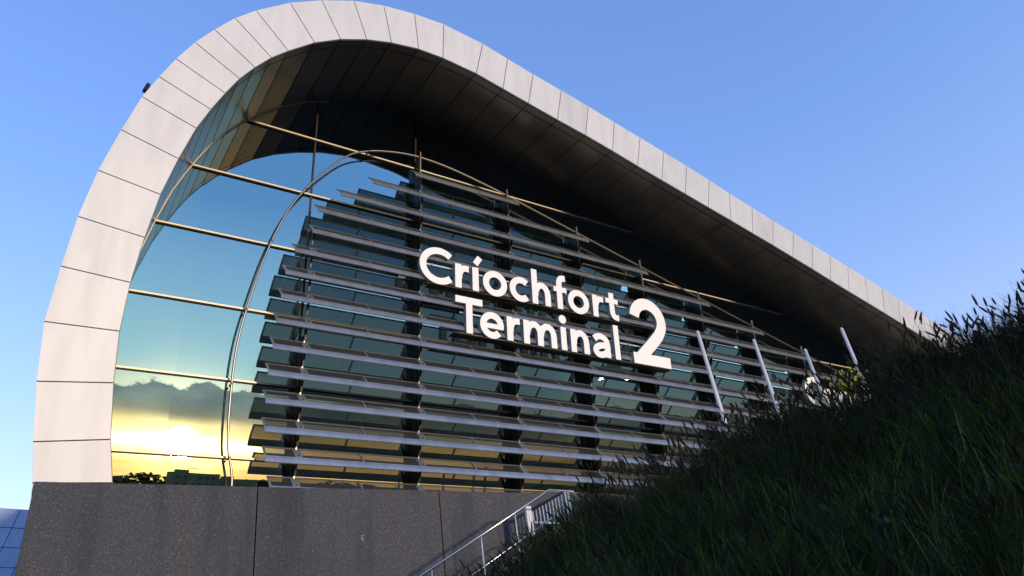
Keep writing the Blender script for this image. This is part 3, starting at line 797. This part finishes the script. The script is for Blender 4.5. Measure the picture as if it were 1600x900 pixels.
# ================================================================ LIGHT
SUN = Vector((.15, -1.02, .058)).normalized(); el = math.asin(SUN.z); azs = math.atan2(SUN.x, SUN.y)
W = bpy.data.worlds.new('World'); SC.world = W; W.use_nodes = True
N = W.node_tree.nodes; K = W.node_tree.links; BG = N['Background']
sky = N.new('ShaderNodeTexSky'); sky.sky_type = 'NISHITA'; sky.sun_disc = False; sky.sun_elevation = el; sky.sun_rotation = azs
sky.air_density = 1.0; sky.dust_density = .6; sky.ozone_density = 1.6; sky.altitude = 0
tc = N.new('ShaderNodeTexCoord'); nv = N.new('ShaderNodeVectorMath'); nv.operation = 'NORMALIZE'; K.new(tc.outputs['Generated'], nv.inputs[0])
sep = N.new('ShaderNodeSeparateXYZ'); K.new(nv.outputs[0], sep.inputs[0])
def mth(op, a, b=None, cc=None, clamp=False):
    m_ = N.new('ShaderNodeMath'); m_.operation = op; m_.use_clamp = clamp
    for i, q in enumerate((a, b, cc)):
        if q is None: continue
        if isinstance(q, (int, float)): m_.inputs[i].default_value = q
        else: K.new(q, m_.inputs[i])
    return m_.outputs[0]
def smooth(x, a, b):
    r = N.new('ShaderNodeMapRange'); r.interpolation_type = 'SMOOTHSTEP'
    r.inputs['From Min'].default_value = a; r.inputs['From Max'].default_value = b; K.new(x, r.inputs['Value']); return r.outputs[0]
def wnoise(scl, scale, detail, rough=.55):
    mp = N.new('ShaderNodeMapping'); mp.inputs['Scale'].default_value = scl; K.new(nv.outputs[0], mp.inputs['Vector'])
    t = N.new('ShaderNodeTexNoise'); t.inputs['Scale'].default_value = scale; t.inputs['Detail'].default_value = detail; t.inputs['Roughness'].default_value = rough
    K.new(mp.outputs[0], t.inputs['Vector']); return t.outputs['Fac']
z = sep.outputs['Z']
west = smooth(mth('MULTIPLY', sep.outputs['Y'], -1), .0, .5)
n_top = wnoise((1, 1, 1.3), 13, 9, .58); n_bot = wnoise((1, 1, 4), 5, 4)
topedge = mth('ADD', mth('MULTIPLY', mth('SUBTRACT', n_top, .5), .10), .124)
botedge = mth('ADD', mth('MULTIPLY', mth('SUBTRACT', n_bot, .5), .03), .066)
dtop = mth('SUBTRACT', topedge, z)           # positive inside
mtop = smooth(dtop, 0., .008); mbot = smooth(mth('SUBTRACT', z, botedge), -.004, .026)
mask = mth('MULTIPLY', mth('MULTIPLY', mtop, mbot), west)
rim = mth('MULTIPLY', mth('SUBTRACT', 1., smooth(dtop, .0, .007)), mtop)
# sky colour
mulc = N.new('ShaderNodeMix'); mulc.data_type = 'RGBA'; mulc.blend_type = 'MULTIPLY'; mulc.inputs['Factor'].default_value = 1
K.new(sky.outputs[0], mulc.inputs['A'])
# brighter, bluer away from the sunset; the sunset half is held back
hs = N.new('ShaderNodeVectorMath'); hs.operation = 'DOT_PRODUCT'; K.new(nv.outputs[0], hs.inputs[0]); hs.inputs[1].default_value = (SUN.x, SUN.y, 0)
tint = N.new('ShaderNodeValToRGB'); te = tint.color_ramp.elements; te.new(.5)
for q, (p_, cl) in zip(te, ((.12, (.47, .53, .78)), (.5, (.56, .64, .88)), (.92, (.075, .19, .42)))): q.position = p_; q.color = (*cl, 1)
K.new(mth('MULTIPLY_ADD', hs.outputs['Value'], .5, .5), tint.inputs['Fac'])
sc_ = N.new('ShaderNodeVectorMath'); sc_.operation = 'SCALE'; K.new(tint.outputs['Color'], sc_.inputs[0]); sc_.inputs['Scale'].default_value = 2.0
zlow = mth('MULTIPLY_ADD', smooth(z, .06, .50), .955, .045)
wst2 = smooth(hs.outputs['Value'], .0, .7)
sdot = N.new('ShaderNodeVectorMath'); sdot.operation = 'DOT_PRODUCT'; K.new(nv.outputs[0], sdot.inputs[0]); sdot.inputs[1].default_value = SUN
aur = mth('SUBTRACT', 1., mth('MULTIPLY', mth('POWER', mth('MAXIMUM', sdot.outputs['Value'], 0.), 9.), .72))
zf = mth('MULTIPLY', aur, mth('ADD', mth('MULTIPLY', mth('SUBTRACT', zlow, 1.), wst2), 1.))
sc2 = N.new('ShaderNodeVectorMath'); sc2.operation = 'SCALE'; K.new(sc_.outputs[0], sc2.inputs[0]); K.new(zf, sc2.inputs['Scale'])
hz = N.new('ShaderNodeValToRGB'); he = hz.color_ramp.elements
for q, (p_, cl) in zip(he, ((.15, (1.3, .90, .82)), (.62, (.92, .92, 1.)))): q.position = p_; q.color = (*cl, 1)
K.new(z, hz.inputs['Fac'])
hm_ = N.new('ShaderNodeVectorMath'); hm_.operation = 'MULTIPLY'; K.new(sc2.outputs[0], hm_.inputs[0]); K.new(hz.outputs['Color'], hm_.inputs[1])
K.new(hm_.outputs[0], mulc.inputs['B'])
wr = N.new('ShaderNodeValToRGB'); we = wr.color_ramp.elements
WC = ((0., (4.6, 2.2, .65)), (.07, (4.8, 2.6, .85)), (.11, (2.2, 2.0, 1.4)), (.15, (1.1, 1.6, 1.7)), (.20, (.95, 1.45, 1.75)), (.28, (.62, 1.1, 1.7)), (.36, (.34, .74, 1.45)), (.6, (.2, .5, 1.3)))
while len(we) < len(WC): we.new(.5)
for q, (p_, cl) in zip(we, WC): q.position = p_; q.color = (*[v_/5 for v_ in cl], 1)
K.new(z, wr.inputs['Fac'])
w5 = N.new('ShaderNodeVectorMath'); w5.operation = 'SCALE'; K.new(wr.outputs['Color'], w5.inputs[0]); w5.inputs['Scale'].default_value = 5.
wm = N.new('ShaderNodeMix'); wm.data_type = 'RGBA'; K.new(wst2, wm.inputs['Factor']); K.new(mulc.outputs['Result'], wm.inputs['A']); lowz = mth('SUBTRACT', 1., smooth(z, .06, .15)); away = mth('SUBTRACT', 1., smooth(hs.outputs['Value'], .80, .965))
wd_ = N.new('ShaderNodeMix'); wd_.data_type = 'RGBA'; K.new(mth('MULTIPLY', lowz, away), wd_.inputs['Factor']); K.new(w5.outputs[0], wd_.inputs['A']); wd_.inputs['B'].default_value = (.55, .6, .5, 1)
K.new(wd_.outputs['Result'], wm.inputs['B'])
# glow round the sun
dt = N.new('ShaderNodeVectorMath'); dt.operation = 'DOT_PRODUCT'; K.new(nv.outputs[0], dt.inputs[0]); dt.inputs[1].default_value = SUN
gl1 = mth('POWER', mth('MAXIMUM', dt.outputs['Value'], 0.), 420.)
dx_ = mth('DIVIDE', mth('SUBTRACT', sep.outputs['X'], SUN.x-.01), .11); dz_ = mth('DIVIDE', mth('SUBTRACT', z, SUN.z), .0095)
bar = mth('MULTIPLY', mth('POWER', 2.718, mth('MULTIPLY', mth('ADD', mth('MULTIPLY', dx_, dx_), mth('MULTIPLY', dz_, dz_)), -1.)), west)
gl1 = mth('ADD', mth('MULTIPLY', gl1, .35), mth('MULTIPLY', bar, 1.3))
gcol = N.new('ShaderNodeMix'); gcol.data_type = 'RGBA'; gcol.blend_type = 'ADD'; gcol.clamp_factor = False; K.new(gl1, gcol.inputs['Factor'])
K.new(wm.outputs['Result'], gcol.inputs['A']); gcol.inputs['B'].default_value = (15, 10., 4.2, 1)
strk = wnoise((1, 1, 14), 3.5, 5)
lowm = mth('MULTIPLY', mth('SUBTRACT', 1., smooth(z, .06, .09)), west)
sg = N.new('ShaderNodeMix'); sg.data_type = 'RGBA'; sg.blend_type = 'MULTIPLY'; K.new(mth('MULTIPLY', smooth(strk, .42, .62), mth('MULTIPLY', lowm, .6)), sg.inputs['Factor']); K.new(gcol.outputs['Result'], sg.inputs['A']); sg.inputs['B'].default_value = (.62, .42, .30, 1)
ccol = N.new('ShaderNodeMix'); ccol.data_type = 'RGBA'; K.new(rim, ccol.inputs['Factor'])
cb = wnoise((1, 1, 2), 14, 6)
cr_ = N.new('ShaderNodeValToRGB'); K.new(cb, cr_.inputs['Fac']); cr_.color_ramp.elements[0].position = .3; cr_.color_ramp.elements[0].color = (.42, .50, .52, 1)
cr_.color_ramp.elements[1].position = .7; cr_.color_ramp.elements[1].color = (.95, .98, .85, 1)
cz = N.new('ShaderNodeMix'); cz.data_type = 'RGBA'; K.new(smooth(z, .112, .062), cz.inputs['Factor']); K.new(cr_.outputs['Color'], cz.inputs['A']); cz.inputs['B'].default_value = (1.5, 1.05, .42, 1)
K.new(cz.outputs['Result'], ccol.inputs['A']); ccol.inputs['B'].default_value = (7, 7, 6, 1)
fin = N.new('ShaderNodeMix'); fin.data_type = 'RGBA'; K.new(mask, fin.inputs['Factor']); K.new(sg.outputs['Result'], fin.inputs['A']); K.new(ccol.outputs['Result'], fin.inputs['B'])
K.new(fin.outputs['Result'], BG.inputs['Color']); BG.inputs['Strength'].default_value = .15
sl = bpy.data.lights.new('sun', 'SUN'); sl.energy = .54; sl.angle = R_(2.2); sl.color = (1, .76, .52)
so_ = bpy.data.objects.new('sun', sl); COL.objects.link(so_); so_.rotation_euler = SUN.to_track_quat('Z', 'Y').to_euler()

# ================================================================ CAMERA
cam = bpy.data.cameras.new('camera'); co = bpy.data.objects.new('camera', cam); COL.objects.link(co)
right = M @ RC[0]; up = -(M @ RC[1]); fwd = M @ RC[2]
mw = Matrix(((right[0], up[0], -fwd[0], 0), (right[1], up[1], -fwd[1], 0), (right[2], up[2], -fwd[2], 0), (0, 0, 0, 1)))
co.matrix_world = mw; cam.sensor_width = 36; cam.lens = FPX/1600*36; cam.clip_end = 8000; cam.clip_start = .05
SC.camera = co
SC.render.engine = 'CYCLES'
SC.view_settings.view_transform = 'Standard'; SC.view_settings.look = 'None'; SC.view_settings.gamma = 1
SC.view_settings.exposure = 2.0
SC.cycles.caustics_reflective = False; SC.cycles.max_bounces = 8; SC.cycles.glossy_bounces = 5; SC.cycles.transparent_max_bounces = 12
SC.cycles.sample_clamp_indirect = 6
